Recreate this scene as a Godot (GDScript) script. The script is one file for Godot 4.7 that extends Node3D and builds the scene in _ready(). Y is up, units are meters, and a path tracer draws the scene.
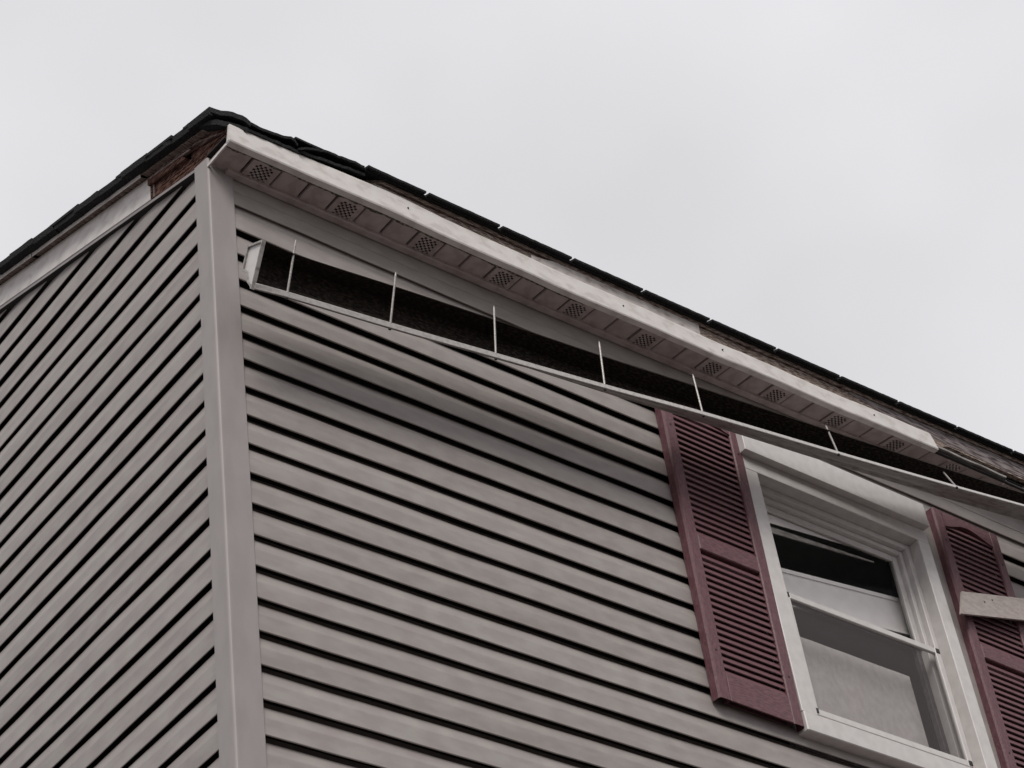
extends Node3D

const UP := 6.27          # height of the lower edge of the top siding course above the ground
const P := 0.1016         # exposure of one siding course
const PITCH := 0.355      # roof slope
var M := {}
var noise := FastNoiseLite.new()
var rng := RandomNumberGenerator.new()

# ------------------------------------------------------------------ helpers
func V(x: float, y: float, z: float) -> Vector3:
	return Vector3(x, y + UP, z)

func tag(o: Node, label := "", category := "", group := "", kind := "") -> Node:
	if label != "": o.set_meta("label", label)
	if category != "": o.set_meta("category", category)
	if group != "": o.set_meta("group", group)
	if kind != "": o.set_meta("kind", kind)
	return o

func base(called: String, where: Vector3) -> Node3D:
	var n := Node3D.new()
	n.name = called
	add_child(n, true)
	n.position = where
	return n

func st_new() -> SurfaceTool:
	var st := SurfaceTool.new()
	st.begin(Mesh.PRIMITIVE_TRIANGLES)
	st.set_smooth_group(-1)
	return st

func build(st: SurfaceTool, called: String, mat: Material, parent: Node3D) -> MeshInstance3D:
	# shapes are written in world coordinates; the node keeps the origin of its parent
	st.generate_normals()
	var mi := MeshInstance3D.new()
	mi.mesh = st.commit()
	mi.material_override = mat
	mi.name = called
	parent.add_child(mi, true)
	var o := Vector3.ZERO
	var p: Node = parent
	while p != null and p != self and p is Node3D:
		o += (p as Node3D).position
		p = p.get_parent()
	mi.position = -o
	return mi

func tri(st: SurfaceTool, a: Vector3, b: Vector3, c: Vector3) -> void:
	for q in [a, b, c]:
		st.add_vertex(q)

func quad(st: SurfaceTool, a: Vector3, b: Vector3, c: Vector3, d: Vector3) -> void:
	tri(st, a, b, c)
	tri(st, a, c, d)

func sweep(st: SurfaceTool, rings: Array, closed := false, caps := false) -> void:
	for i in rings.size() - 1:
		var a: PackedVector3Array = rings[i]
		var b: PackedVector3Array = rings[i + 1]
		var n := a.size()
		for j in (n if closed else n - 1):
			var k := (j + 1) % n
			quad(st, a[j], b[j], b[k], a[k])
	if caps:
		for e in [0, rings.size() - 1]:
			var r: PackedVector3Array = rings[e]
			for j in range(1, r.size() - 1):
				tri(st, r[0], r[j], r[j + 1])

# a box with chamfered edges, given by its two corners, turned by b about its middle
func bx(st: SurfaceTool, lo: Vector3, hi: Vector3, c := 0.002, b := Basis.IDENTITY) -> void:
	var m := (lo + hi) * 0.5
	var h := (hi - lo).abs() * 0.5
	c = minf(c, minf(h.x, minf(h.y, h.z)) * 0.6)
	for ax in 3:
		for s in [-1.0, 1.0]:
			var u := (ax + 1) % 3
			var w := (ax + 2) % 3
			var q: Array = []
			for k in [[-1, -1], [1, -1], [1, 1], [-1, 1]]:
				var p := Vector3.ZERO
				p[ax] = s * h[ax]
				p[u] = k[0] * (h[u] - c)
				p[w] = k[1] * (h[w] - c)
				q.append(m + b * p)
			if s > 0: quad(st, q[3], q[2], q[1], q[0])
			else: quad(st, q[0], q[1], q[2], q[3])
	for ax in 3:                                        # chamfers along ax
		var u := (ax + 1) % 3
		var w := (ax + 2) % 3
		for su in [-1.0, 1.0]:
			for sw in [-1.0, 1.0]:
				var q: Array = []
				for t in [[-1, 0], [1, 0], [1, 1], [-1, 1]]:
					var p := Vector3.ZERO
					p[ax] = t[0] * (h[ax] - c)
					if t[1] == 0:
						p[u] = su * h[u]
						p[w] = sw * (h[w] - c)
					else:
						p[u] = su * (h[u] - c)
						p[w] = sw * h[w]
					q.append(m + b * p)
				if su * sw > 0: quad(st, q[0], q[1], q[2], q[3])
				else: quad(st, q[3], q[2], q[1], q[0])
	for sx in [-1.0, 1.0]:
		for sy in [-1.0, 1.0]:
			for sz in [-1.0, 1.0]:
				var s := Vector3(sx, sy, sz)
				var a := s * Vector3(h.x, h.y - c, h.z - c)
				var d := s * Vector3(h.x - c, h.y, h.z - c)
				var e := s * Vector3(h.x - c, h.y - c, h.z)
				if sx * sy * sz > 0: tri(st, m + b * a, m + b * e, m + b * d)
				else: tri(st, m + b * a, m + b * d, m + b * e)

func part_box(called: String, mat: Material, parent: Node3D, lo: Vector3, hi: Vector3, c := 0.002, b := Basis.IDENTITY) -> MeshInstance3D:
	var st := st_new()
	bx(st, lo, hi, c, b)
	return build(st, called, mat, parent)

func rod(st: SurfaceTool, a: Vector3, b: Vector3, r0: float, r1: float, n := 8) -> void:
	var d := (b - a).normalized()
	var u := d.cross(Vector3(0.3, 0.1, 0.9)).normalized()
	var w := d.cross(u)
	var ra := PackedVector3Array()
	var rb := PackedVector3Array()
	for i in n:
		var t := TAU * i / n
		ra.append(a + (u * cos(t) + w * sin(t)) * r0)
		rb.append(b + (u * cos(t) + w * sin(t)) * r1)
	sweep(st, [ra, rb], true, true)

# ------------------------------------------------------------------ materials
func srgb(c: Color) -> Color:
	return c.linear_to_srgb()

# a seamless noise texture between colours given as real-world (linear) values; f is the noise scale over one tile
func tex(sd: int, f: float, oct: int, cols: Array, size := 256, lo := 0.25, hi := 0.75) -> ImageTexture:
	var nz := FastNoiseLite.new()
	nz.seed = sd
	nz.noise_type = FastNoiseLite.TYPE_SIMPLEX_SMOOTH
	nz.frequency = f / size
	nz.fractal_octaves = oct
	var g := nz.get_seamless_image(size, size, false, false, 0.2, true)
	var im := Image.create(size, size, false, Image.FORMAT_RGB8)
	for y in size:
		for x in size:
			var t := clampf((g.get_pixel(x, y).r - lo) / (hi - lo), 0.0, 1.0) * (cols.size() - 1)
			var i := mini(int(t), cols.size() - 2)
			var a: Color = cols[i]
			var b: Color = cols[i + 1]
			im.set_pixel(x, y, srgb(a.lerp(b, t - i)))
	im.generate_mipmaps()
	return ImageTexture.create_from_image(im)

func normal_tex(sd: int, f: float, oct: int, strength: float, size := 256) -> ImageTexture:
	var nz := FastNoiseLite.new()
	nz.seed = sd
	nz.frequency = f / size
	nz.fractal_octaves = oct
	var g := nz.get_seamless_image(size, size, false, false, 0.2, true)
	g.bump_map_to_normal_map(strength)
	return ImageTexture.create_from_image(g)

func mat(t: Texture2D, scale: Vector3, rough: float, n: Texture2D = null, nscale := 0.5, spec := 0.5) -> StandardMaterial3D:
	var m := StandardMaterial3D.new()
	m.albedo_texture = t
	m.uv1_triplanar = true
	m.uv1_world_triplanar = true
	m.uv1_scale = scale
	m.roughness = rough
	m.metallic_specular = spec
	m.cull_mode = BaseMaterial3D.CULL_DISABLED
	if n != null:
		m.normal_enabled = true
		m.normal_texture = n
		m.normal_scale = nscale
	return m

func materials() -> void:
	var fine := normal_tex(5, 40, 3, 3.0)
	var soft := normal_tex(6, 8, 3, 2.0)
	M.siding = []
	for k in 4:
		var d := 0.009 * (k - 1.5)
		M.siding.append(mat(tex(20 + k, 6, 5, [Color(.258 + d, .230 + d, .220 + d), Color(.273 + d, .245 + d, .233 + d), Color(.286 + d, .257 + d, .245 + d), Color(.30 + d, .274 + d, .257 + d)]), Vector3(1.3, 2.6, 1.3), .5, soft, .12))
	M.post = mat(tex(30, 5, 5, [Color(.262, .236, .234), Color(.275, .249, .246), Color(.288, .262, .257)]), Vector3(2, .8, 2), .5, soft, .1)
	M.white = mat(tex(31, 7, 6, [Color(.54, .505, .48), Color(.62, .585, .565), Color(.645, .61, .59), Color(.67, .64, .62)]), Vector3(1.6, 3, 1.6), .45, soft, .1)
	M.old_white = mat(tex(57, 9, 6, [Color(.30, .26, .235), Color(.44, .40, .375), Color(.50, .46, .44), Color(.53, .495, .475)]), Vector3(1.6, 3, 1.6), .55)
	M.white2 = mat(tex(32, 9, 5, [Color(.525, .50, .488), Color(.55, .525, .512), Color(.575, .55, .538)]), Vector3(2, 2, 2), .4)
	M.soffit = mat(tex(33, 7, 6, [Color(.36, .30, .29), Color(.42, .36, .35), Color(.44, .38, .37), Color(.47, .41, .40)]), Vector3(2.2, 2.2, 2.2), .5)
	M.grime = mat(tex(34, 26, 5, [Color(.022, .022, .012), Color(.06, .052, .034), Color(.13, .11, .085), Color(.34, .31, .28)], 256, .2, .8), Vector3(2.5, 2.5, 2.5), .85)
	M.felt = mat(tex(35, 20, 3, [Color(.022, .02, .02), Color(.035, .032, .032)]), Vector3(2, 2, 2), .95)
	M.shingle = mat(tex(36, 70, 3, [Color(.012, .013, .014), Color(.026, .027, .028), Color(.05, .05, .05)]), Vector3(3, 3, 3), .95, fine, 1.0, .2)
	M.brown = mat(tex(37, 14, 5, [Color(.022, .011, .008), Color(.075, .035, .026), Color(.14, .072, .056), Color(.20, .125, .10)]), Vector3(9, 9, 1.6), .9, fine, .8, .2)
	M.pale_wood = mat(tex(38, 14, 5, [Color(.08, .05, .042), Color(.19, .14, .125), Color(.29, .235, .215)]), Vector3(9, 9, 1.4), .9, fine, .8, .2)
	M.fascia_wood = mat(tex(39, 16, 5, [Color(.05, .034, .028), Color(.17, .12, .10), Color(.30, .24, .21), Color(.42, .37, .335)]), Vector3(1.5, 11, 9), .9, fine, .6, .2)
	M.grey_board = mat(tex(40, 10, 6, [Color(.06, .048, .048), Color(.14, .115, .117), Color(.22, .19, .188), Color(.27, .24, .235)]), Vector3(1.0, 8, 8), .85, fine, .3, .3)
	M.plank = mat(tex(41, 12, 5, [Color(.34, .295, .275), Color(.38, .335, .315), Color(.41, .365, .345)]), Vector3(1.5, 4, 4), .8, fine, .3, .3)
	M.shutter = mat(tex(42, 16, 5, [Color(.092, .036, .044), Color(.115, .047, .056), Color(.14, .06, .07)]), Vector3(10, 1.4, 10), .55, fine, .35)
	M.shutter_rail = mat(tex(43, 16, 5, [Color(.09, .035, .043), Color(.12, .05, .059), Color(.155, .07, .078)]), Vector3(1.8, 10, 10), .55, fine, .35)
	M.slat = mat(tex(44, 16, 4, [Color(.105, .045, .054), Color(.13, .058, .067), Color(.15, .07, .079)]), Vector3(1.5, 9, 9), .55)
	M.gutter = mat(tex(45, 12, 6, [Color(.16, .145, .135), Color(.24, .225, .215), Color(.30, .285, .275), Color(.34, .325, .315)], 256, .2, .75), Vector3(1.2, 5, 5), .45)  # trough shade put into the colour, hence greyer than the lip
	M.lip = mat(tex(46, 16, 5, [Color(.33, .31, .295), Color(.42, .40, .385), Color(.47, .45, .435)], 256, .2, .7), Vector3(3, 5, 5), .4)
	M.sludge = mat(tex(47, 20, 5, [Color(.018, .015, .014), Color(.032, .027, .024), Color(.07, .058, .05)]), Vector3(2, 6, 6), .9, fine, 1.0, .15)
	M.spike = mat(tex(48, 20, 3, [Color(.20, .185, .175), Color(.38, .36, .345)]), Vector3(6, 6, 6), .4)
	M.spike.metallic = .3
	M.black = mat(tex(49, 20, 3, [Color(.012, .012, .012), Color(.03, .03, .03)]), Vector3(6, 6, 6), .6)
	M.room = mat(tex(50, 8, 3, [Color(.46, .45, .43), Color(.54, .53, .51)]), Vector3(.6, .6, .6), .9)
	M.curtain = mat(tex(51, 9, 5, [Color(.70, .66, .65), Color(.75, .71, .70), Color(.79, .75, .74)]), Vector3(3, 2, 3), .9, soft, .4)
	M.shaded_sash = mat(tex(56, 12, 3, [Color(.05, .045, .045), Color(.085, .075, .075)]), Vector3(3, 3, 3), .6)
	M.panel = mat(tex(52, 6, 3, [Color(.72, .69, .68), Color(.77, .745, .735)]), Vector3(2, 2, 2), .55)
	M.grass = mat(tex(53, 30, 5, [Color(.055, .046, .042), Color(.085, .073, .068), Color(.11, .095, .09), Color(.15, .13, .125)]), Vector3(.4, .4, .4), .95)
	var g := StandardMaterial3D.new()
	g.albedo_color = Color(.5, .55, .55, .02)
	g.transparency = BaseMaterial3D.TRANSPARENCY_ALPHA
	g.roughness = .03
	g.metallic_specular = .12
	M.glass = g
	var s := StandardMaterial3D.new()
	s.albedo_color = Color(.42, .40, .405, .42)
	s.transparency = BaseMaterial3D.TRANSPARENCY_ALPHA
	s.roughness = .9
	s.metallic_specular = .1
	M.screen = s

# ------------------------------------------------------------------ sky
func sky_panorama() -> ImageTexture:
	var w := 1024
	var h := 512
	var a := FastNoiseLite.new()
	a.seed = 11
	a.frequency = .9
	a.fractal_octaves = 5
	var im := Image.create(w, h, false, Image.FORMAT_RGBF)
	for y in h:
		var th := PI * (y + .5) / h
		for x in w:
			var ph := TAU * (x + .5) / w
			var d := Vector3(sin(th) * sin(ph), cos(th), sin(th) * cos(ph))
			var n := a.get_noise_3d(d.x * 2.2 + 3.1, d.y * 3.0, d.z * 2.2)
			var k := .53 + .115 * n
			im.set_pixel(x, y, Color(k, k * .995, k * 1.03))
	return ImageTexture.create_from_image(im)

# ------------------------------------------------------------------ the eave line
func rise(x: float) -> float:                    # the eave sags at the corner and climbs to the right
	var q := clampf(x, 0.0, 4.0)
	return .0062 * q * q

const lo_t := [[-.035, .106], [.6, .113], [1.2, .108], [1.85, .121], [2.5, .135], [3.03, .150], [7.0, .20]]
const hi_t := [[-.035, .178], [.6, .197], [.9, .189], [1.2, .184], [1.6, .191], [1.85, .190], [2.3, .196], [3.03, .218]]

func soff(x: float, z: float) -> float:
	return lerpf(soffit_y(x), lut(lo_t, x) + .006, clampf(z / .118, 0.0, 1.0))

func soffit_y(x: float) -> float:
	return .117 + rise(x)

func roof_y(x: float, z: float) -> float:        # top of the shingles
	return .292 - PITCH * z + rise(x) * clampf(1.0 + z / 4.0, 0.0, 1.0) * .88

func lut(t: Array, x: float) -> float:           # straight lines between [x, y] pairs
	if x <= t[0][0]: return t[0][1]
	for i in t.size() - 1:
		if x <= t[i + 1][0]:
			return lerpf(t[i][1], t[i + 1][1], (x - t[i][0]) / (t[i + 1][0] - t[i][0]))
	return t[t.size() - 1][1]

# one siding course: profile from hidden nail flange to the hemmed lip, as [height above lip, depth behind the lip plane]
const COURSE := [[.128, .046], [.0935, .046], [.0915, .0172], [.083, .0138], [.073, .0098], [.063, .0058], [.0535, .0024], [.050, .0018], [.030, .0012], [.005, .0004], [.0022, .0], [.0003, .0012], [.0, .0035], [.0012, .0055], [.030, .0075]]

func front_course(k: int, x0: float, x1: float, parent: Node3D) -> void:
	var st := st_new()
	var y := -k * P
	var n := maxi(1, int((x1 - x0) / .12))
	var rings: Array = []
	for i in n + 1:
		var x := lerpf(x0, x1, float(i) / n)
		var wob := noise.get_noise_2d(x * 22.0, k * 37.0) * .0022
		var bulge := noise.get_noise_2d(x * 9.0, k * 11.0 + 400.0) * .003
		var r := PackedVector3Array()
		for q in COURSE:
			r.append(V(x, minf(y + q[0] + wob, soffit_y(x) + .01), -q[1] + bulge * smoothstep(.0, .03, q[0])))
		rings.append(r)
	sweep(st, rings)
	build(st, "siding_course", M.siding[(k * 7 + int(x0)) % 4], parent)

func side_course(k: int, parent: Node3D) -> void:
	var st := st_new()
	var y := .004 - k * P
	var zs: Array = [-.055]
	var z := -.055
	var top := -(y + .0 - .15) / PITCH
	var z0 := minf(-.055, top)
	var zend := -8.0 - minf(0.0, top)
	if y > .15: zend = -8.0 + (y - .15) / PITCH
	else: zend = -8.0
	if zend > z0 - .05: return
	var n := maxi(2, int((z0 - zend) / .16))
	var rings: Array = []
	for i in n + 1:
		z = lerpf(z0, zend, float(i) / n)
		var wob := noise.get_noise_2d(z * 22.0 + 90.0, k * 41.0) * .0026
		var bulge := noise.get_noise_2d(z * 9.0 + 50.0, k * 13.0) * .003
		var r := PackedVector3Array()
		for q in COURSE:
			var yy: float = y + q[0] + wob
			var zz := z
			if i == 0: zz = minf(z, -(yy - .142) / PITCH)
			elif z > -4.0: zz = minf(z, -(yy - .142) / PITCH)
			else: zz = maxf(z, -8.0 + (yy - .142) / PITCH)
			r.append(V(q[1] * (.66 if q[1] < .03 else 1.0) - bulge * smoothstep(.0, .03, q[0]), yy, zz))
		rings.append(r)
	sweep(st, rings)
	build(st, "siding_course", M.siding[(k * 5 + 202) % 4], parent)

# a strip swept along the rake: profile of [outward, above the rake line], between u0 and u1 (metres back from the corner)
func rake_strip(st: SurfaceTool, prof: Array, u0: float, u1: float, closed := true, wav := 0.0, skew := 0.0) -> void:
	var n := maxi(1, int((u1 - u0) / .15))
	var rings: Array = []
	for i in n + 1:
		var u := lerpf(u0, u1, float(i) / n)
		var w := noise.get_noise_2d(u * 40.0, 7.0) * wav
		var r := PackedVector3Array()
		for q in prof:
			var uu := u
			if i == 0: uu += (q[1] - prof[0][1]) * skew
			r.append(V(-q[0], .135 + PITCH * uu + q[1] + w, -uu))
		rings.append(r)
	sweep(st, rings, closed, closed)

# ------------------------------------------------------------------ house
func make_house() -> void:
	var house := base("house", Vector3(0, 0, 0))
	tag(house, "two storey house corner with taupe vinyl lap siding and dark shingle roof", "house")
	# --- front wall: sheathing with the window opening, then the courses
	var st := st_new()
	var wx0 := 2.03
	var wx1 := 2.93
	var wy0 := -1.29
	var wy1 := -.19
	bx(st, V(.05, -UP, -.17), V(wx0, .2, -.05), .001)
	bx(st, V(wx1, -UP, -.17), V(7.0, .2, -.05), .001)
	bx(st, V(wx0 + .0005, -UP, -.17), V(wx1 - .0005, wy0, -.05), .001)
	bx(st, V(wx0 + .0005, wy1, -.17), V(wx1 - .0005, .2, -.05), .001)
	var fw := build(st, "front_wall", M.felt, house)
	for k in range(0, 61):
		var y := -k * P
		if y < -.24 and y > -1.30:
			front_course(k, .035, 2.04, fw)
			front_course(k, 3.015, 7.0, fw)
		else:
			front_course(k, .04, 7.0, fw)
	part_box("filler_strip", M.siding[0], fw, V(.06, -.03, -.018), V(7.0, .012, -.0115), .001)
	st = st_new()
	var fr: Array = []
	for i in 60:
		var x := lerpf(.04, 7.0, i / 59.0)
		var w := noise.get_noise_2d(x * 9.0, 411.0) * .0015
		fr.append(PackedVector3Array([V(x, .056, -.0045 + w), V(x, .058, -.0022 + w), V(x, soffit_y(x) + .004, -.003 + w), V(x, soffit_y(x) + .004, -.01), V(x, .056, -.01)]))
	sweep(st, fr, true, true)
	build(st, "frieze_strip", M.siding[2], fw)
	# --- gable wall
	st = st_new()
	var ring_a := PackedVector3Array([V(.05, -UP, -.051), V(.05, .12, -.051), V(.05, .12 + PITCH * 4, -4), V(.05, .12, -8), V(.05, -UP, -8)])
	var ring_b := PackedVector3Array([V(.15, -UP, -.172), V(.15, .12, -.172), V(.15, .12 + PITCH * 4, -4), V(.15, .12, -8), V(.15, -UP, -8)])
	sweep(st, [ring_a, ring_b], true, true)
	var gw := build(st, "gable_wall", M.felt, house)
	for k in range(-15, 61):
		side_course(k, gw)
	# --- rear and far side, plain
	part_box("rear_wall", M.siding[0], house, V(.16, -UP, -8.1), V(7, .12, -8.0))
	st = st_new()
	ring_a = PackedVector3Array([V(7.01, -UP, 0), V(7.01, .12, 0), V(7.01, .12 + PITCH * 4, -4), V(7.01, .12, -8), V(7.01, -UP, -8)])
	ring_b = PackedVector3Array([V(7.1, -UP, 0), V(7.1, .12, 0), V(7.1, .12 + PITCH * 4, -4), V(7.1, .12, -8), V(7.1, -UP, -8)])
	sweep(st, [ring_a, ring_b], true, true)
	build(st, "far_gable_wall", M.siding[1], house)
	# --- corner post, two faces with a rounded arris and returns
	st = st_new()
	var sec := [[.059, -.020], [.059, .003], [.057, .005], [-.021, .005], [-.0242, .0044], [-.0269, .0028], [-.0288, .0005], [-.0297, -.0023], [-.030, -.005], [-.030, -.066], [-.028, -.068], [.0, -.068]]
	var rings: Array = []
	for i in 40:
		var y := lerpf(-UP, .118, i / 39.0)
		var r := PackedVector3Array()
		for q in sec:
			var yy := y
			if i == 39: yy = y + (.028 if q[0] < -.02 else 0.0) + maxf(0.0, -q[1]) * .2
			r.append(V(q[0] + noise.get_noise_2d(y * 14.0, 3.0) * .0012, yy, q[1]))
		rings.append(r)
	sweep(st, rings)
	build(st, "corner_post", M.post, house)
	make_eave(house)
	make_rake(house)
	make_roof(house)
	make_window(house)
	# --- the dark room behind the window
	st = st_new()
	quad(st, V(.9, .1, -.171), V(.9, -2.4, -.171), V(.9, -2.4, -3.6), V(.9, .1, -3.6))
	quad(st, V(4.2, .1, -.171), V(4.2, .1, -3.6), V(4.2, -2.4, -3.6), V(4.2, -2.4, -.171))
	quad(st, V(.9, .1, -3.6), V(.9, -2.4, -3.6), V(4.2, -2.4, -3.6), V(4.2, .1, -3.6))
	quad(st, V(.9, .1, -.171), V(.9, .1, -3.6), V(4.2, .1, -3.6), V(4.2, .1, -.171))
	quad(st, V(.9, -2.4, -.171), V(4.2, -2.4, -.171), V(4.2, -2.4, -3.6), V(.9, -2.4, -3.6))
	build(st, "room", M.room, house)

func make_eave(house: Node3D) -> void:
	# soffit: channel on the wall, panels of three flutes, every third one perforated
	var st := st_new()
	var rings: Array = []
	for i in 48:
		var x := lerpf(.03, 7.0, i / 47.0)
		var y := soffit_y(x)
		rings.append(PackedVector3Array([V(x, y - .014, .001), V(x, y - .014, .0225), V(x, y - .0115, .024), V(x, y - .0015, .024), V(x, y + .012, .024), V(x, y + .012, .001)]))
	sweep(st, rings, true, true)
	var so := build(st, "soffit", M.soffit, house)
	# near-black sheet standing in for the shade above the panels
	st = st_new()
	rings = []
	for i in 48:
		var x := lerpf(-.03, 7.0, i / 47.0)
		var y := soffit_y(x) + .034
		rings.append(PackedVector3Array([V(x, y, .0), V(x, soff(x, .118) + .03, .1), V(x, soff(x, .118) + .034, .1), V(x, y + .004, .0)]))
	sweep(st, rings, true, true)
	build(st, "soffit_shade_sheet", M.felt, so)
	var pitch := .1019
	var first := .125 - pitch * 1.5
	for i in 64:
		var x0 := first + pitch * i + .0034
		var x1 := first + pitch * (i + 1) - .0034
		if i == 0: x0 = -.024
		if x1 > 7.0: break
		var dy := rng.randf_range(-.0012, .0012)
		st = st_new()
		var z0 := .006
		var z1 := .108
		if i % 3 != 1:
			var c := .004
			var prof := [[x0, .012], [x0 + .001, .003], [x0 + c, 0.0], [x1 - c, 0.0], [x1 - .001, .003], [x1, .012]]
			var ra := PackedVector3Array()
			var rb := PackedVector3Array()
			for q in prof:
				ra.append(V(q[0], soff(q[0], z0) + q[1] + dy, z0))
				rb.append(V(q[0], soff(q[0], z1) + q[1] + dy, z1))
			sweep(st, [ra, rb])
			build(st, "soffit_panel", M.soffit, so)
		else:
			# perforated flute: a lattice whose open cells are real holes
			var nx := 11
			var nz := 13
			for a in nx:
				for b in nz:
					var hole := (a + b) % 2 == 0 and a > 1 and a < nx - 2 and b > 1 and b < nz - 3
					var xa := lerpf(x0, x1, float(a) / nx)
					var xb := lerpf(x0, x1, float(a + 1) / nx)
					var za := lerpf(z0, z1, float(b) / nz)
					var zb := lerpf(z0, z1, float(b + 1) / nz)
					var p0 := V(xa, soff(xa, za) + dy, za)
					var p1 := V(xb, soff(xb, za) + dy, za)
					var p2 := V(xb, soff(xb, zb) + dy, zb)
					var p3 := V(xa, soff(xa, zb) + dy, zb)
					var u := Vector3(0, .004, 0)
					if hole:
						quad(st, p0, p0 + u, p1 + u, p1)
						quad(st, p0, p3, p3 + u, p0 + u)
					else:
						quad(st, p0, p1, p2, p3)
			for x in [x0, x1]:
				quad(st, V(x, soff(x, z0) + dy, z0), V(x, soff(x, z1) + dy, z1), V(x, soff(x, z1) + .012, z1), V(x, soff(x, z0) + .012, z0))
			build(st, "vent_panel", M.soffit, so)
	# pale end strip that closes the soffit box at the corner
	st = st_new()
	bx(st, V(-.030, .104, .002), V(-.0245, .114, .108), .001)
	build(st, "end_strip", M.white, so)
	# stained edge channel between panels and fascia
	st = st_new()
	rings = []
	for i in 200:
		var x := lerpf(-.022, 1.35, i / 199.0)
		var y := soffit_y(x)
		var j := noise.get_noise_2d(x * 160.0, 60.0) * .003
		rings.append(PackedVector3Array([V(x, soff(x, .09) - .0012, .093 + j * (2.2 - x)), V(x, soff(x, .118) - .0035, .1185), V(x, soff(x, .118) + .006, .1185), V(x, soff(x, .1) + .008, .102)]))
	sweep(st, rings, true, true)
	build(st, "edge_channel", M.grime, so)
	st = st_new()
	rings = []
	for i in 60:
		var x := lerpf(1.352, 3.03, i / 59.0)
		var y := soffit_y(x)
		rings.append(PackedVector3Array([V(x, soff(x, .1) - .0012, .1), V(x, soff(x, .118) - .0035, .1185), V(x, soff(x, .118) + .006, .1185), V(x, soff(x, .1) + .008, .102)]))
	sweep(st, rings, true, true)
	build(st, "edge_channel", M.soffit, so)
	st = st_new()
	rings = []
	for i in 60:
		var x := lerpf(3.032, 7.0, i / 59.0)
		rings.append(PackedVector3Array([V(x, soff(x, .1) - .0022, .099), V(x, soff(x, .118) - .001, .112), V(x, soff(x, .118) + .006, .112), V(x, soff(x, .1) + .008, .102)]))
	sweep(st, rings, true, true)
	build(st, "dark_gap_strip", M.felt, so)  # black strip added for the shaded gap beyond the torn cover
	# bare fascia board, exposed above and beyond the cover
	st = st_new()
	rings = []
	for i in 120:
		var x := lerpf(-.02, 7.0, i / 119.0)
		var y := soffit_y(x)
		var w := noise.get_noise_2d(x * 30.0, 21.0) * .004
		var lo := lut(lo_t, x) + (.02 if x < 3.06 else .05 + w)
		var ft := roof_y(x, .118) - (.034 if x > .47 else .062)
		rings.append(PackedVector3Array([V(x, lo, .1195), V(x, lo + .02, .1205 + w * .5), V(x, ft, .1195 + w * .6), V(x, ft + .003, .1), V(x, lo, .1)]))
	sweep(st, rings, true, true)
	var fb := build(st, "fascia_board", M.fascia_wood, house)
	# weathered grey-brown board beyond the torn end
	st = st_new()
	rings = []
	for i in 60:
		var x := lerpf(2.60, 7.0, i / 59.0)
		var y := soffit_y(x)
		var w := noise.get_noise_2d(x * 50.0, 33.0) * .006
		var top := roof_y(x, .122) - .030 - w
		var lo := lut(lo_t, x) + .058 + w
		if x < 2.9: lo = lerpf(top - .012, lo, (x - 2.6) / .3)
		rings.append(PackedVector3Array([V(x, lo, .1215), V(x, (lo + top) * .5, .124), V(x, top, .1215), V(x, top, .113), V(x, lo, .113)]))
	sweep(st, rings, true, true)
	build(st, "weathered_board", M.grey_board, fb)
	# loose metal edge strip beyond the torn end
	st = st_new()
	rings = []
	for i in 12:
		var x := lerpf(3.04, 3.42, i / 11.0)
		var y := lut(lo_t, x) + .018 + .002 * sin(i * 1.1)
		rings.append(PackedVector3Array([V(x, y, .108), V(x, y - .003, .124), V(x, y + .004, .1255), V(x, y + .006, .109)]))
	sweep(st, rings, true, true)
	build(st, "loose_metal_strip", M.gutter, fb)
	# remnant of an upper cover strip
	st = st_new()
	rings = []
	for i in 40:
		var x := lerpf(1.12, 1.86, i / 39.0)
		var top := roof_y(x, .124) - .028
		if i < 8: top -= .022 * (1.0 - i / 8.0) + noise.get_noise_2d(x * 300.0, 1.0) * .004
		var lo := lut(lo_t, x) + .05
		if i == 39: lo += .012
		rings.append(PackedVector3Array([V(x, lo, .1235), V(x, top, .1265), V(x, top, .122), V(x, lo, .1215)]))
	sweep(st, rings, true, true)
	build(st, "upper_cover_strip", M.old_white, fb)
	# white aluminium fascia cover, torn off at its right end
	st = st_new()
	rings = []
	for i in 81:
		var t := i / 80.0
		var r := PackedVector3Array()
		for q in [[0.0, .104], [0.0, .1255], [.06, .128], [.9, .1295], [1.0, .1275], [1.0, .122], [.9, .1235], [.08, .1225], [.07, .104]]:
			var x0: float = -.028 - (.012 * sin(PI * q[0]) if q[0] < 1.0 else .0)
			var x := lerpf(x0, 3.035 - .03 * q[0], t)
			var lo := lut(lo_t, x)
			var hi := lut(hi_t, x)
			var w := noise.get_noise_2d(x * 25.0, 77.0) * .0022
			r.append(V(x, lerpf(lo, hi, q[0]) + w, q[1] + w))
		rings.append(r)
	sweep(st, rings, true, true)
	var cover := build(st, "fascia_cover", M.white, house)
	for x in [.62, 1.5, 1.95, 2.7]:
		st = st_new()
		var yy := lerpf(lut(lo_t, x), lut(hi_t, x), .55)
		rod(st, V(x, yy, .1285), V(x, yy, .1315), .0035, .003, 8)
		build(st, "nail", M.black, cover)

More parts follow.
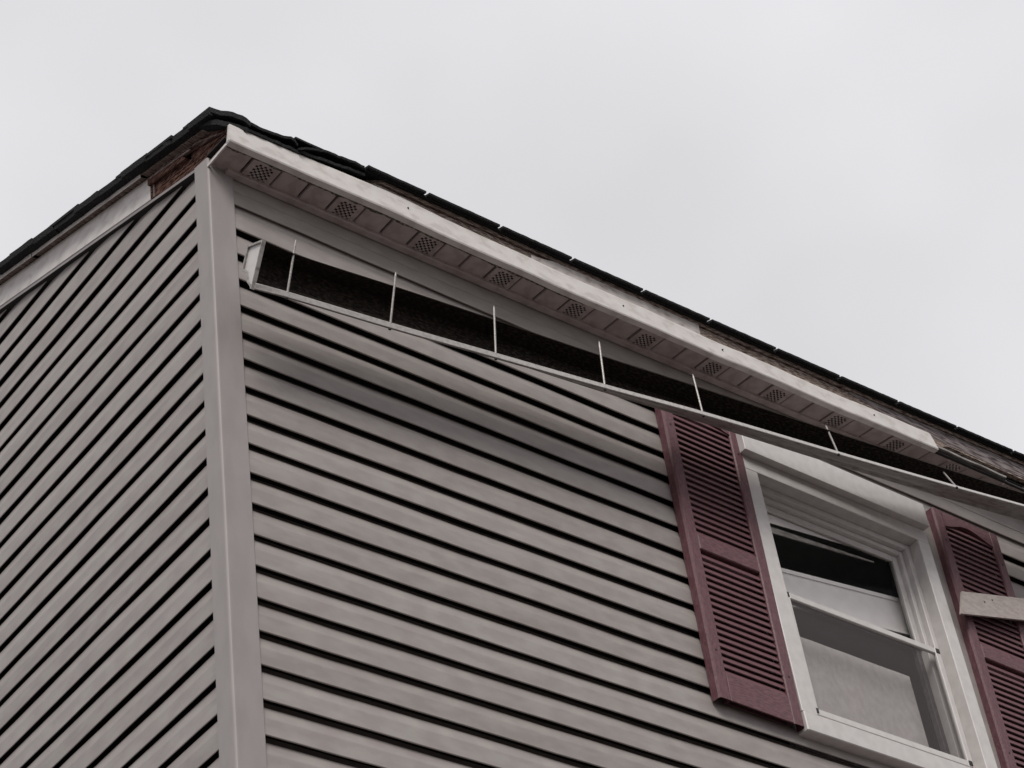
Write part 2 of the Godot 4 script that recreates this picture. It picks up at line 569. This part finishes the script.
func make_rake(house: Node3D) -> void:
	var st := st_new()
	# channel over the cut ends of the siding
	rake_strip(st, [[-.004, .018], [.0128, .018], [.0131, .0075], [.0145, .0075], [.0145, .0185], [.0133, .0198], [-.004, .0198]], .018, 4.0, true, .0008)
	build(st, "rake_channel", M.post, house)
	st = st_new()
	rake_strip(st, [[-.05, .0085], [.0125, .0085], [.0125, .0175], [-.05, .0175]], .04, 4.0, true, .0008)
	build(st, "shadow_gap_strip", M.felt, house)  # black strip added to paint the shadow line under the rake channel
	st = st_new()
	rake_strip(st, [[-.02, .0203], [.0155, .0203], [.017, .0218], [.017, .120], [-.02, .120]], .34, 4.0, true, .001)
	var rb := build(st, "rake_board", M.white, house)
	st = st_new()
	rake_strip(st, [[.0405, .1145], [.0425, .1145], [.0425, .135], [.041, .1365], [-.02, .1365], [-.02, .1335], [.0405, .133]], .355, 1.065, true, .0016)
	build(st, "rake_edge_strip", M.white, rb)
	st = st_new()
	rake_strip(st, [[.0415, .1135], [.0435, .1135], [.0435, .1345], [.0415, .136], [-.02, .136], [-.02, .133], [.0415, .1325]], 1.069, 4.0, true, .0016)
	build(st, "rake_edge_strip", M.white, rb)
	# rotten wood laid bare at the corner
	st = st_new()
	rake_strip(st, [[-.02, .021], [.0105, .021], [.013, .024], [.013, .075], [-.02, .075]], -.115, .333, true, .003, .3)
	build(st, "rotten_board", M.brown, house)
	st = st_new()
	rake_strip(st, [[-.02, .076], [.025, .076], [.028, .0785], [.027, .099], [.020, .104], [-.02, .104]], .115, .338, true, .003, .9)
	build(st, "rotten_board", M.brown, house)
	st = st_new()
	rake_strip(st, [[.02, .0965], [.0295, .0955], [.0310, .0985], [.0295, .1045], [.02, .1045]], .085, .335, true, .002, 2.0)
	build(st, "splintered_edge", M.pale_wood, house)
	st = st_new()
	rake_strip(st, [[-.02, .105], [.012, .105], [.015, .108], [.015, .136], [-.02, .136]], -.10, .338, true, .004, .5)
	build(st, "rotten_board", M.brown, house)
	st = st_new()
	rake_strip(st, [[-.02, .076], [.009, .076], [.0115, .079], [.010, .103], [-.02, .103]], -.11, .11, true, .004, .3)
	build(st, "rotten_board", M.brown, house)
	for q in [[.05, -.08, .10, .085, .028, .012], [.12, -.03, .118, .092, .032, .010], [.01, -.105, .125, .10, .029, .014], [.20, .05, .122, .11, .030, .008], [.06, -.10, .062, .080, .0245, .009], [.30, .17, .113, .118, .031, .007], [.27, .09, .05, .058, .0245, .006], [.20, -.02, .038, .046, .024, .005]]:
		st = st_new()
		var a := V(-q[4] + .009, .135 + PITCH * q[0] + q[2], -q[0])
		var b := V(-q[4] + .009, .135 + PITCH * q[1] + q[3], -q[1])
		var up: Vector3 = Vector3(0, 1, 0) * q[5] * .5
		var mid: Vector3 = a.lerp(b, .45) + up * 1.6
		rings_sliver(st, a, mid, b, up)
		build(st, "splinter", M.pale_wood if q[2] > .09 else M.brown, house)
	# end grain slats beside the sawn end of the white board
	for u in [.315, .329]:
		st = st_new()
		rake_strip(st, [[.01, .022], [.017, .022], [.018, .024], [.018, .088], [.01, .088]], u, u + .008, true)
		build(st, "rotten_strip", M.pale_wood if u < .32 else M.brown, house)

func rings_sliver(st: SurfaceTool, a: Vector3, m: Vector3, b: Vector3, up: Vector3) -> void:
	var o := Vector3(.006, 0, 0)
	var ra := PackedVector3Array([a - up * .3, a + up * .3, a + up * .3 + o, a - up * .3 + o])
	var rm := PackedVector3Array([m - up, m + up, m + up + o, m - up + o])
	var rb := PackedVector3Array([b - up * .15, b + up * .15, b + up * .15 + o, b - up * .15 + o])
	sweep(st, [ra, rm, rb], true, true)

func make_roof(house: Node3D) -> void:
	# boards of the deck, front and rear slope in one folded slab
	var st := st_new()
	var rings: Array = []
	for i in 50:
		var x := lerpf(-.04, 7.15, pow(i / 49.0, 1.5))
		var ez := .04 if x < .47 else .128
		rings.append(PackedVector3Array([V(x, roof_y(x, ez) - .014, ez), V(x, roof_y(x, -4.0) - .014, -4.0), V(x, roof_y(x, -4.0) - .03, -4.0), V(x, roof_y(x, ez) - .03, ez)]))
	sweep(st, rings, true, true)
	rings = []
	for x in [-.045, 7.15]:
		rings.append(PackedVector3Array([V(x, roof_y(x, -4.0) - .014, -4.001), V(x, .278, -8.2), V(x, .262, -8.2), V(x, roof_y(x, -4.0) - .03, -4.001)]))
	sweep(st, rings, true, true)
	var roof := build(st, "roof", M.fascia_wood, house)
	# tabs along the eave: edges at the cut-outs seen against the sky
	var cuts := [.455, .684, .978, 1.278, 1.588, 1.893, 2.21, 2.528, 2.833, 3.154, 3.477, 3.79, 4.10, 4.41, 4.72, 5.03, 5.34, 5.65, 5.96, 6.27, 6.58, 6.89, 7.18]
	for i in cuts.size() - 1:
		var g := .006 if i > 0 else .002
		eave_tab(roof, cuts[i] + g, cuts[i + 1] - .006, [[0.0, .0], [8.0, .0]], .16, .0012)
	# starter strip beneath the tabs, set back
	st = st_new()
	rings = []
	for i in 160:
		var x := lerpf(.20, 7.16, i / 159.0)
		var e := .143 + noise.get_noise_2d(x * 120.0, 5.0) * .003
		rings.append(PackedVector3Array([V(x, roof_y(x, e) - .0055, e), V(x, roof_y(x, e) - .0125, e - .001), V(x, roof_y(x, -.1) - .0135, -.1), V(x, roof_y(x, -.1) - .0055, -.1)]))
	sweep(st, rings, true, true)
	build(st, "starter_strip", M.shingle, roof)
	# torn and drooping shingles at the corner
	eave_tab(roof, -.070, .036, [[-.07, .004], [-.04, -.012], [.0, -.018], [.024, -.022], [.036, -.034]], [[-.07, .088], [-.03, .126], [.0, .140], [.036, .146]], .004, .019)
	eave_tab(roof, .030, .206, [[.03, -.034], [.065, -.040], [.12, -.034], [.190, -.018], [.206, -.034]], .146, .004, .009)
	eave_tab(roof, .209, .452, [[.209, -.050], [.255, -.026], [.312, -.008], [.38, -.003], [.452, -.001]], .148, .0035, .008)
	eave_tab(roof, .02, .46, [[.02, -.060], [.2, -.055], [.46, -.022]], .136, .004, .010)
	eave_tab(roof, -.055, .03, [[-.055, -.05], [.03, -.055]], [[-.055, .105], [.03, .135]], .004, .02)
	# courses up the slope, each a long overlapping strip; their ends make the stepped rake edge
	for c in range(0, 29):
		var u0 := c * .1435 - .02
		var u1 := minf(u0 + .19, 4.02)
		st = st_new()
		rings = []
		for i in 30:
			var x := lerpf(-.066 + rng.randf_range(-.006, .005) * (1.0 if i == 0 else 0.0), 7.16, i / 29.0)
			var lift := .0 if i > 0 else rng.randf_range(-.002, .002)
			rings.append(PackedVector3Array([V(x, roof_y(x, -u0) + .003 + lift, -u0), V(x, roof_y(x, -u1) - .001, -u1), V(x, roof_y(x, -u1) - .013, -u1), V(x, roof_y(x, -u0) - .009 + lift, -u0)]))
		sweep(st, rings, true, true)
		build(st, "shingle_course", M.shingle, roof)
	# ragged double layer along the rake
	for c in range(-1, 28):
		var u0 := -.088 if c < 0 else c * .1435 + rng.randf_range(-.012, .012)
		var u1 := (.02 if c < 0 else u0 + .1435) + rng.randf_range(-.004, .014)
		var e := -.074 + rng.randf_range(-.004, .006)
		var dz := rng.randf_range(-.001, .003)
		st = st_new()
		rings = []
		for i in 7:
			var u := lerpf(u0, u1, i / 6.0)
			var j := noise.get_noise_2d(u * 130.0, 9.0)
			var y := roof_y(0, -u)
			rings.append(PackedVector3Array([V(e + j * .003, y - .005 + dz + j * .002, -u), V(.2, y - .0135, -u), V(.2, y - .02, -u), V(e + .003 + j * .003, y - .0285 + j * .003, -u)]))
		sweep(st, rings, true, true)
		build(st, "rake_shingle", M.shingle, roof)
	# rear slope
	st = st_new()
	quad(st, V(-.07, roof_y(0, -4.0) + .004, -4.0), V(7.16, roof_y(7, -4.0) + .004, -4.0), V(7.16, .294, -8.25), V(-.07, .294, -8.25))
	build(st, "rear_slope", M.shingle, roof)

# one shingle tab with a ragged, possibly drooping lower edge
func eave_tab(parent: Node3D, x0: float, x1: float, droop: Array, edge: Variant, rag: float, thick := .0075) -> void:
	var st := st_new()
	var n := maxi(4, int((x1 - x0) / .012))
	var rings: Array = []
	for i in n + 1:
		var x := lerpf(x0, x1, float(i) / n)
		var ed: float = lut(edge, x) if edge is Array else edge
		var j := noise.get_noise_2d(x * 420.0, ed * 900.0)
		var e := ed + j * rag
		var d := lut(droop, x)
		var y := roof_y(x, e) + d + noise.get_noise_2d(x * 300.0, 88.0) * rag * .8
		var bz := -.06
		rings.append(PackedVector3Array([V(x, y, e), V(x, y - thick, e - .002), V(x, roof_y(x, .05) + d * .5 - thick, .05), V(x, roof_y(x, bz) - .008, bz), V(x, roof_y(x, bz) - .001, bz), V(x, roof_y(x, .05) + d * .5, .05)]))
	sweep(st, rings, true, true)
	build(st, "shingle", M.shingle, parent)

# ------------------------------------------------------------------ window
func make_window(house: Node3D) -> void:
	var st := st_new()
	# head: stepped crown over a flat casing
	var w := Node3D.new()
	w.name = "window"
	house.add_child(w, true)
	w.position = V(2.48, -1.29, 0)
	w.set_meta("label", "white double hung window with a tall white board behind its upper pane")
	bx(st, V(2.024, -.200, -.03), V(2.928, -.098, .062), .0015)
	build(st, "crown", M.white2, w)
	st = st_new()
	bx(st, V(2.022, -.258, -.03), V(2.934, -.2005, .034), .002)
	build(st, "head_casing", M.white2, w)
	part_box("side_casing", M.white2, w, V(2.022, -1.2175, -.03), V(2.089, -.2585, .035), .002)
	part_box("side_casing", M.white2, w, V(2.873, -1.2175, -.03), V(2.933, -.2585, .035), .002)
	part_box("side_channel", M.siding[1], w, V(2.9335, -1.29, -.02), V(3.018, -.10, .004), .002)
	part_box("sill", M.white2, w, V(2.022, -1.288, -.03), V(2.934, -1.218, .040), .003)
	# vinyl frame in two steps
	frame_ring(w, "outer_frame", M.white2, 2.0895, 2.8725, -1.2345, -.2585, .022, -.055, -.010)
	frame_ring(w, "inner_frame", M.white2, 2.112, 2.850, -1.2122, -.281, .018, -.085, -.030)
	# upper sash, set back
	frame_ring(w, "upper_sash", M.white2, 2.1305, 2.8315, -.690, -.2995, .026, -.0575, -.046)
	pane(w, V(2.15, -.67, -.052), V(2.81, -.32, -.052), "pane", M.glass)
	# lower sash behind the insect screen, its shade put into a dark colour
	frame_ring(w, "lower_sash", M.shaded_sash, 2.1305, 2.8315, -1.193, -.66, .022, -.080, -.058)
	pane(w, V(2.145, -1.18, -.07), V(2.816, -.675, -.07), "pane", M.glass)
	frame_ring(w, "screen_frame", M.white2, 2.112, 2.850, -1.184, -.715, .024, -.0095, .004)
	pane(w, V(2.13, -1.165, -.004), V(2.832, -.735, -.004), "insect_screen", M.screen)
	for c in [[2.126, -1.170], [2.836, -1.170], [2.124, -.727], [2.838, -.727]]:
		part_box("screen_corner", M.black, w, V(c[0] - .009, c[1] - .009, .0035), V(c[0] + .009, c[1] + .009, .0065), .001)
	# things standing inside the window
	var a := deg_to_rad(7.0)
	var rot := Basis(Vector3(0, 0, 1), a)
	var pc := V(2.535, -.565, -.098)
	var pn := base("white_board", V(2.53, -.72, -.104))
	tag(pn, "white board with a raised rim leaning crookedly inside the upper window pane", "board")
	part_box("face", M.panel, pn, pc + Vector3(-.36, -.070, -.008), pc + Vector3(.345, .085, .0), .003, rot)
	for q in [[-.36, .345, .068, .0855], [-.36, .345, -.0705, -.059]]:
		var lo := Vector3(q[0], q[2], .0005)
		var hi := Vector3(q[1], q[3], .004)
		var mid := rot * ((lo + hi) * .5)
		part_box("rim", M.panel, pn, pc + mid - (hi - lo) * .5, pc + mid + (hi - lo) * .5, .001, rot)
	var mm := rot * Vector3(.334, -.004, .002)
	part_box("rim", M.panel, pn, pc + mm - Vector3(.010, .05, .002), pc + mm + Vector3(.010, .07, .002), .001, rot)
	# crooked blind at the head of the window
	var bl := base("window_blind", V(2.45, -.36, -.0625))
	tag(bl, "crooked pale blind sagging behind the top of the upper window pane", "blind")
	st = st_new()
	var b0 := PackedVector3Array([V(2.17, -.29, -.0600), V(2.17, -.368, -.0600), V(2.17, -.368, -.0625), V(2.17, -.29, -.0625)])
	var b1 := PackedVector3Array([V(2.60, -.29, -.0600), V(2.60, -.322, -.0600), V(2.60, -.322, -.0625), V(2.60, -.29, -.0625)])
	sweep(st, [b0, b1], true, true)
	build(st, "fabric", M.panel, bl)
	st = st_new()
	b0 = PackedVector3Array([V(2.17, -.378, -.0640), V(2.17, -.406, -.0640), V(2.17, -.406, -.0690), V(2.17, -.378, -.0690)])
	b1 = PackedVector3Array([V(2.72, -.345, -.0640), V(2.72, -.349, -.0640), V(2.72, -.349, -.0690), V(2.72, -.345, -.0690)])
	sweep(st, [b0, b1], true, true)
	build(st, "bottom_bar", M.gutter, bl)
	# curtain behind the lower pane
	var cu := base("curtain", V(2.5, -1.2, -.15))
	tag(cu, "pale grey fabric curtain behind the screened lower window pane", "curtain")
	st = st_new()
	var rings: Array = []
	for i in 70:
		var x := lerpf(2.02, 2.785, i / 69.0)
		var f := .003 * sin(x * 38.0 + 2.0 * sin(x * 11.0))
		rings.append(PackedVector3Array([V(x, -.785, -.100 + f * .15), V(x, -1.0, -.1 + f * .7), V(x, -1.35, -.1 + f), V(x, -1.35, -.103 + f), V(x, -.785, -.103 + f * .15)]))
	sweep(st, rings)
	build(st, "fabric", M.curtain, cu)

func frame_ring(parent: Node3D, called: String, m: Material, x0: float, x1: float, y0: float, y1: float, wd: float, z0: float, z1: float) -> void:
	var st := st_new()
	bx(st, V(x0, y0, z0), V(x0 + wd, y1, z1), .002)
	bx(st, V(x1 - wd, y0, z0), V(x1, y1, z1), .002)
	bx(st, V(x0 + wd + .0004, y1 - wd, z0 + .0006), V(x1 - wd - .0004, y1, z1 - .0006), .002)
	bx(st, V(x0 + wd + .0004, y0, z0 + .0006), V(x1 - wd - .0004, y0 + wd, z1 - .0006), .002)
	build(st, called, m, parent)

func pane(parent: Node3D, lo: Vector3, hi: Vector3, called: String, m: Material) -> void:
	var st := st_new()
	quad(st, Vector3(lo.x, hi.y, lo.z), Vector3(hi.x, hi.y, lo.z), Vector3(hi.x, lo.y, lo.z), Vector3(lo.x, lo.y, lo.z))
	build(st, called, m, parent)

# ------------------------------------------------------------------ shutters
func make_shutter(x0: float, label: String) -> void:
	var x1 := x0 + .352
	var y1 := -.062
	var y0 := -1.276
	var zb := .0015
	var zf := .036
	var s := base("louvered_shutter", V((x0 + x1) * .5, y0, zb))
	tag(s, label, "shutter", "burgundy shutters beside the window")
	var sw := .047
	# stiles with bevelled outer edges
	for side in 2:
		var st := st_new()
		var xa := x0 if side == 0 else x1
		var d := 1.0 if side == 0 else -1.0
		var prof := [[0.0, zb], [0.0, zf - .008], [.0045, zf - .001], [.007, zf], [sw - .004, zf], [sw, zf - .004], [sw, zf - .022], [sw - .003, zf - .022], [sw - .003, zf - .005], [.009, zf - .004], [.003, zf - .009], [.003, zb]]
		var ra := PackedVector3Array()
		var rb := PackedVector3Array()
		for q in prof:
			ra.append(V(xa + d * q[0], y0, q[1]))
			rb.append(V(xa + d * q[0], y1, q[1]))
		sweep(st, [ra, rb], true)
		build(st, "stile", M.shutter, s)
	# rails
	part_box("rail", M.shutter_rail, s, V(x0 + sw + .0003, y0 + .0002, zf - .006), V(x1 - sw - .0003, y0 + .098, zf - .0006), .002)
	part_box("rail", M.shutter_rail, s, V(x0 + sw + .0003, -.708, zb), V(x1 - sw - .0003, -.648, zf - .0006), .003)
	# arched top rail
	var st := st_new()
	var n := 16
	var ra: Array = []
	for i in n + 1:
		var t := float(i) / n
		var x := lerpf(x0 + sw + .0003, x1 - sw - .0003, t)
		var lo := y1 - .068 + .034 * pow(sin(PI * t), 1.6)
		ra.append(PackedVector3Array([V(x, y1 - .0002, zb), V(x, y1 - .0002, zf - .0006), V(x, lo, zf - .0006), V(x, lo, zb)]))
	sweep(st, ra, true, true)
	build(st, "rail", M.shutter_rail, s)
	# back plate, so that no wall shows between the slats
	part_box("back_plate", M.shutter, s, V(x0 + sw - .002, y0 + .01, zb + .0005), V(x1 - sw + .002, y1 - .01, zb + .003), .0005)
	# slats
	for sec in [[-1.180, -.716], [-.650, -.104]]:
		var y: float = sec[0]
		while y < sec[1] - .005:
			st = st_new()
			var r: Array = []
			for x in [x0 + sw + .001, x1 - sw - .001]:
				r.append(PackedVector3Array([V(x, y + .0015, .0295), V(x, y + .0035, .031), V(x, y + .006, .0308), V(x, y + .0245, .0225), V(x, y + .0245, .0195), V(x, y + .004, .0265)]))
			sweep(st, r, true, true)
			build(st, "slat", M.slat, s)
			y += .0258
	# screws
	for q in [[.024, -.205], [.328, -.205], [.024, -1.10], [.328, -1.10]]:
		st = st_new()
		rod(st, V(x0 + q[0], q[1], zf - .001), V(x0 + q[0], q[1], zf + .0014), .0042, .0036, 8)
		build(st, "screw", M.black, s)
	s.rotation.z = -.0205

# ------------------------------------------------------------------ gutter
const GL := [[-0.0095, -0.5071, 0.18, 28], [0.0969, -0.4898, 0.18, 17], [0.4486, -0.4487, 0.185, 14], [0.8308, -0.4036, 0.195, 7], [1.2515, -0.3577, 0.21, -1], [1.6515, -0.316, 0.23, -7], [2.2603, -0.2536, 0.25, -13], [2.8748, -0.165, 0.25, -19], [3.2751, -0.0986, 0.245, -23], [4.1, 0.0382, 0.235, -29]]
const SPIKES := [[0.0969, -0.4898, 0.18, 0.1088, -0.3174, 0.2231], [0.4486, -0.4487, 0.185, 0.4575, -0.2758, 0.2263], [0.8308, -0.4036, 0.195, 0.8335, -0.227, 0.217], [1.2515, -0.3577, 0.21, 1.2579, -0.1799, 0.2171], [1.6515, -0.316, 0.23, 1.6655, -0.1392, 0.2148], [2.2603, -0.2536, 0.25, 2.3012, -0.0869, 0.2027], [2.8748, -0.165, 0.25, 2.9288, -0.0123, 0.1761]]

func gl(x: float, c: int) -> float:
	# smooth curve through the stations
	for i in GL.size() - 1:
		if x <= GL[i + 1][0] or i == GL.size() - 2:
			var a: Array = GL[maxi(i - 1, 0)]
			var b: Array = GL[i]
			var d: Array = GL[i + 1]
			var e: Array = GL[mini(i + 2, GL.size() - 1)]
			var h: float = d[0] - b[0]
			var t := clampf((x - b[0]) / h, 0.0, 1.0)
			var m0: float = (d[c] - a[c]) / (d[0] - a[0]) * h
			var m1: float = (e[c] - b[c]) / (e[0] - b[0]) * h
			return (2 * t * t * t - 3 * t * t + 1) * b[c] + (t * t * t - 2 * t * t + t) * m0 + (-2 * t * t * t + 3 * t * t) * d[c] + (t * t * t - t * t) * m1
	return 0.0

func gpt(x: float, s: float, d: float) -> Vector3:
	var r := deg_to_rad(gl(x, 3))
	return V(x, gl(x, 1) + s * cos(r) + d * sin(r), gl(x, 2) + s * sin(r) - d * cos(r))

func make_gutter() -> void:
	var g := base("gutter", V(-0.0095, -0.5071, 0.18))
	tag(g, "fallen white gutter hanging slanted below the eave with its dark hollow facing outward", "gutter")
	var outer := [[-.018, .0], [-.0165, .006], [-.008, .012], [.0, .023], [.010, .035], [.025, .045], [.038, .053], [.047, .063], [.051, .078], [.055, .082], [.124, .082], [.127, .079], [.127, .0]]
	var inner := [[.001, .003], [-.005, .0125], [.003, .023], [.013, .0345], [.028, .044], [.041, .052], [.050, .062], [.054, .076], [.058, .079], [.121, .079], [.1245, .076], [.1245, .002]]
	var st := st_new()
	var ra: Array = []
	var rb: Array = []
	var rl: Array = []
	var n := 90
	for i in n + 1:
		var x := lerpf(-0.0095, 4.1, float(i) / n)
		var a := PackedVector3Array()
		for q in outer: a.append(gpt(x, q[0], q[1]))
		ra.append(a)
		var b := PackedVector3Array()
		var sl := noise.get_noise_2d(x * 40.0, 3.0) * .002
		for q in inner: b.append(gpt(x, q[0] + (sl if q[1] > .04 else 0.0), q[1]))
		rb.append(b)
		var l := PackedVector3Array()
		for q in [[-.0175, -.001], [-.016, -.0028], [-.001, -.0028], [.0015, -.0008], [.001, .004], [-.0015, .004], [-.002, .0008], [-.017, .0008]]: l.append(gpt(x, q[0], q[1]))
		rl.append(l)
	sweep(st, ra)
	build(st, "trough", M.gutter, g)
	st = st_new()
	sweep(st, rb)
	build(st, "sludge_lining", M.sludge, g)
	st = st_new()
	sweep(st, rl, true, true)
	build(st, "front_lip", M.lip, g)
	# end cap with a raised rim
	st = st_new()
	var x := -0.0117
	var ring := PackedVector3Array()
	var rim := PackedVector3Array()
	var cen := gpt(x - .001, .068, .036)
	for q in outer:
		var p := gpt(x, q[0], q[1])
		ring.append(p + Vector3(-.001, 0, 0))
		rim.append(p)
	for j in ring.size():
		var k := (j + 1) % ring.size()
		tri(st, cen, ring[j], ring[k])
	var cap := build(st, "end_cap", M.white2, g)
	st = st_new()
	var rr: Array = []
	for j in ring.size():
		var p := ring[j]
		var inw := (cen - p).normalized()
		rr.append(PackedVector3Array([p + Vector3(.006, 0, 0) - inw * .0015, p + Vector3(-.006, 0, 0) - inw * .0015, p + Vector3(-.006, 0, 0) + inw * .006, p + Vector3(.006, 0, 0) + inw * .005]))
	rr.append(rr[0])
	sweep(st, rr, true)
	build(st, "rim", M.gutter, cap)
	for s in SPIKES:
		st = st_new()
		var a := V(s[0], s[1], s[2])
		var b := V(s[3], s[4], s[5])
		var d := (b - a).normalized()
		rod(st, a - d * .002, b - d * .012, .0036, .0034, 8)
		rod(st, b - d * .0118, b, .0034, .001, 8)
		var sp := build(st, "spike", M.spike, g)
		st = st_new()
		rod(st, a - d * .0225, a - d * .018, .0045, .005, 10)
		build(st, "spike_head", M.black, sp)

# ------------------------------------------------------------------ plank
func make_plank() -> void:
	var ang := atan2(.090, .364)
	var b := Basis(Vector3(0, 0, 1), ang)
	var c := V(2.965, -.523, .066) + b * Vector3(.62, 0, 0)
	var n := base("plank", V(2.965, -.57, .05))
	tag(n, "pale weathered plank slanting across the burgundy shutter", "plank")
	var st0 := st_new()
	var rr: Array = []
	for z in [-.004, .004]:
		var r := PackedVector3Array()
		for q in [[-.655, -.0475], [.62, -.0475], [.62, .0475], [-.585, .0475]]:
			r.append(c + b * Vector3(q[0], q[1], z))
		rr.append(r)
	sweep(st0, rr, true, true)
	build(st0, "board", M.plank, n)
	for q in [[.145, .012], [.20, .024], [.5, -.02]]:
		var st := st_new()
		var p := c + b * Vector3(-.62 + q[0], q[1], .0035)
		rod(st, p, p + Vector3(0, 0, .0015), .0042, .0036, 8)
		build(st, "nail_hole", M.black, n)

# ------------------------------------------------------------------ main
func _ready() -> void:
	rng.seed = 4
	noise.seed = 3
	noise.frequency = .1
	noise.fractal_octaves = 2
	# camera
	var cam := Camera3D.new()
	cam.name = "camera"
	add_child(cam)
	var right := Vector3(0.78529132, -0.12266861, 0.60685249)
	var down := Vector3(0.32339447, -0.75456069, -0.57101155)
	var fwd := Vector3(0.52795222, 0.64466315, -0.55287961)
	cam.transform = Transform3D(Basis(right, -down, -fwd), V(-2.5386, -4.6751, 3.7715))
	cam.fov = 19.899
	cam.near = .05
	cam.far = 600.0
	cam.current = true
	# sky and exposure
	var env := Environment.new()
	env.background_mode = Environment.BG_SKY
	var sky := Sky.new()
	var sm := PanoramaSkyMaterial.new()
	sm.panorama = sky_panorama()
	sky.sky_material = sm
	env.sky = sky
	env.tonemap_mode = Environment.TONE_MAPPER_LINEAR
	env.tonemap_exposure = 1.39
	env.sdfgi_enabled = true
	env.ssao_enabled = true
	env.ssil_enabled = true
	var we := WorldEnvironment.new()
	we.name = "environment"
	we.environment = env
	add_child(we)
	# sun behind the overcast
	var sun := DirectionalLight3D.new()
	sun.name = "sun"
	sun.light_energy = .5
	sun.light_color = Color(1.0, .98, .95)
	sun.light_angular_distance = 24.0
	sun.shadow_enabled = true
	add_child(sun)
	sun.look_at_from_position(Vector3(-7, 10, 8.5), Vector3.ZERO)
	materials()
	# setting
	var st := st_new()
	quad(st, Vector3(-250, 0, -250), Vector3(250, 0, -250), Vector3(250, 0, 250), Vector3(-250, 0, 250))
	var gr := build(st, "ground", M.grass, self)
	tag(gr, "bare packed yard around the house", "", "", "structure")
	make_house()
	make_shutter(1.664, "burgundy louvered shutter whose top is hidden behind the fallen gutter")
	make_shutter(2.994, "burgundy louvered shutter crossed by the pale plank")
	make_gutter()
	make_plank()
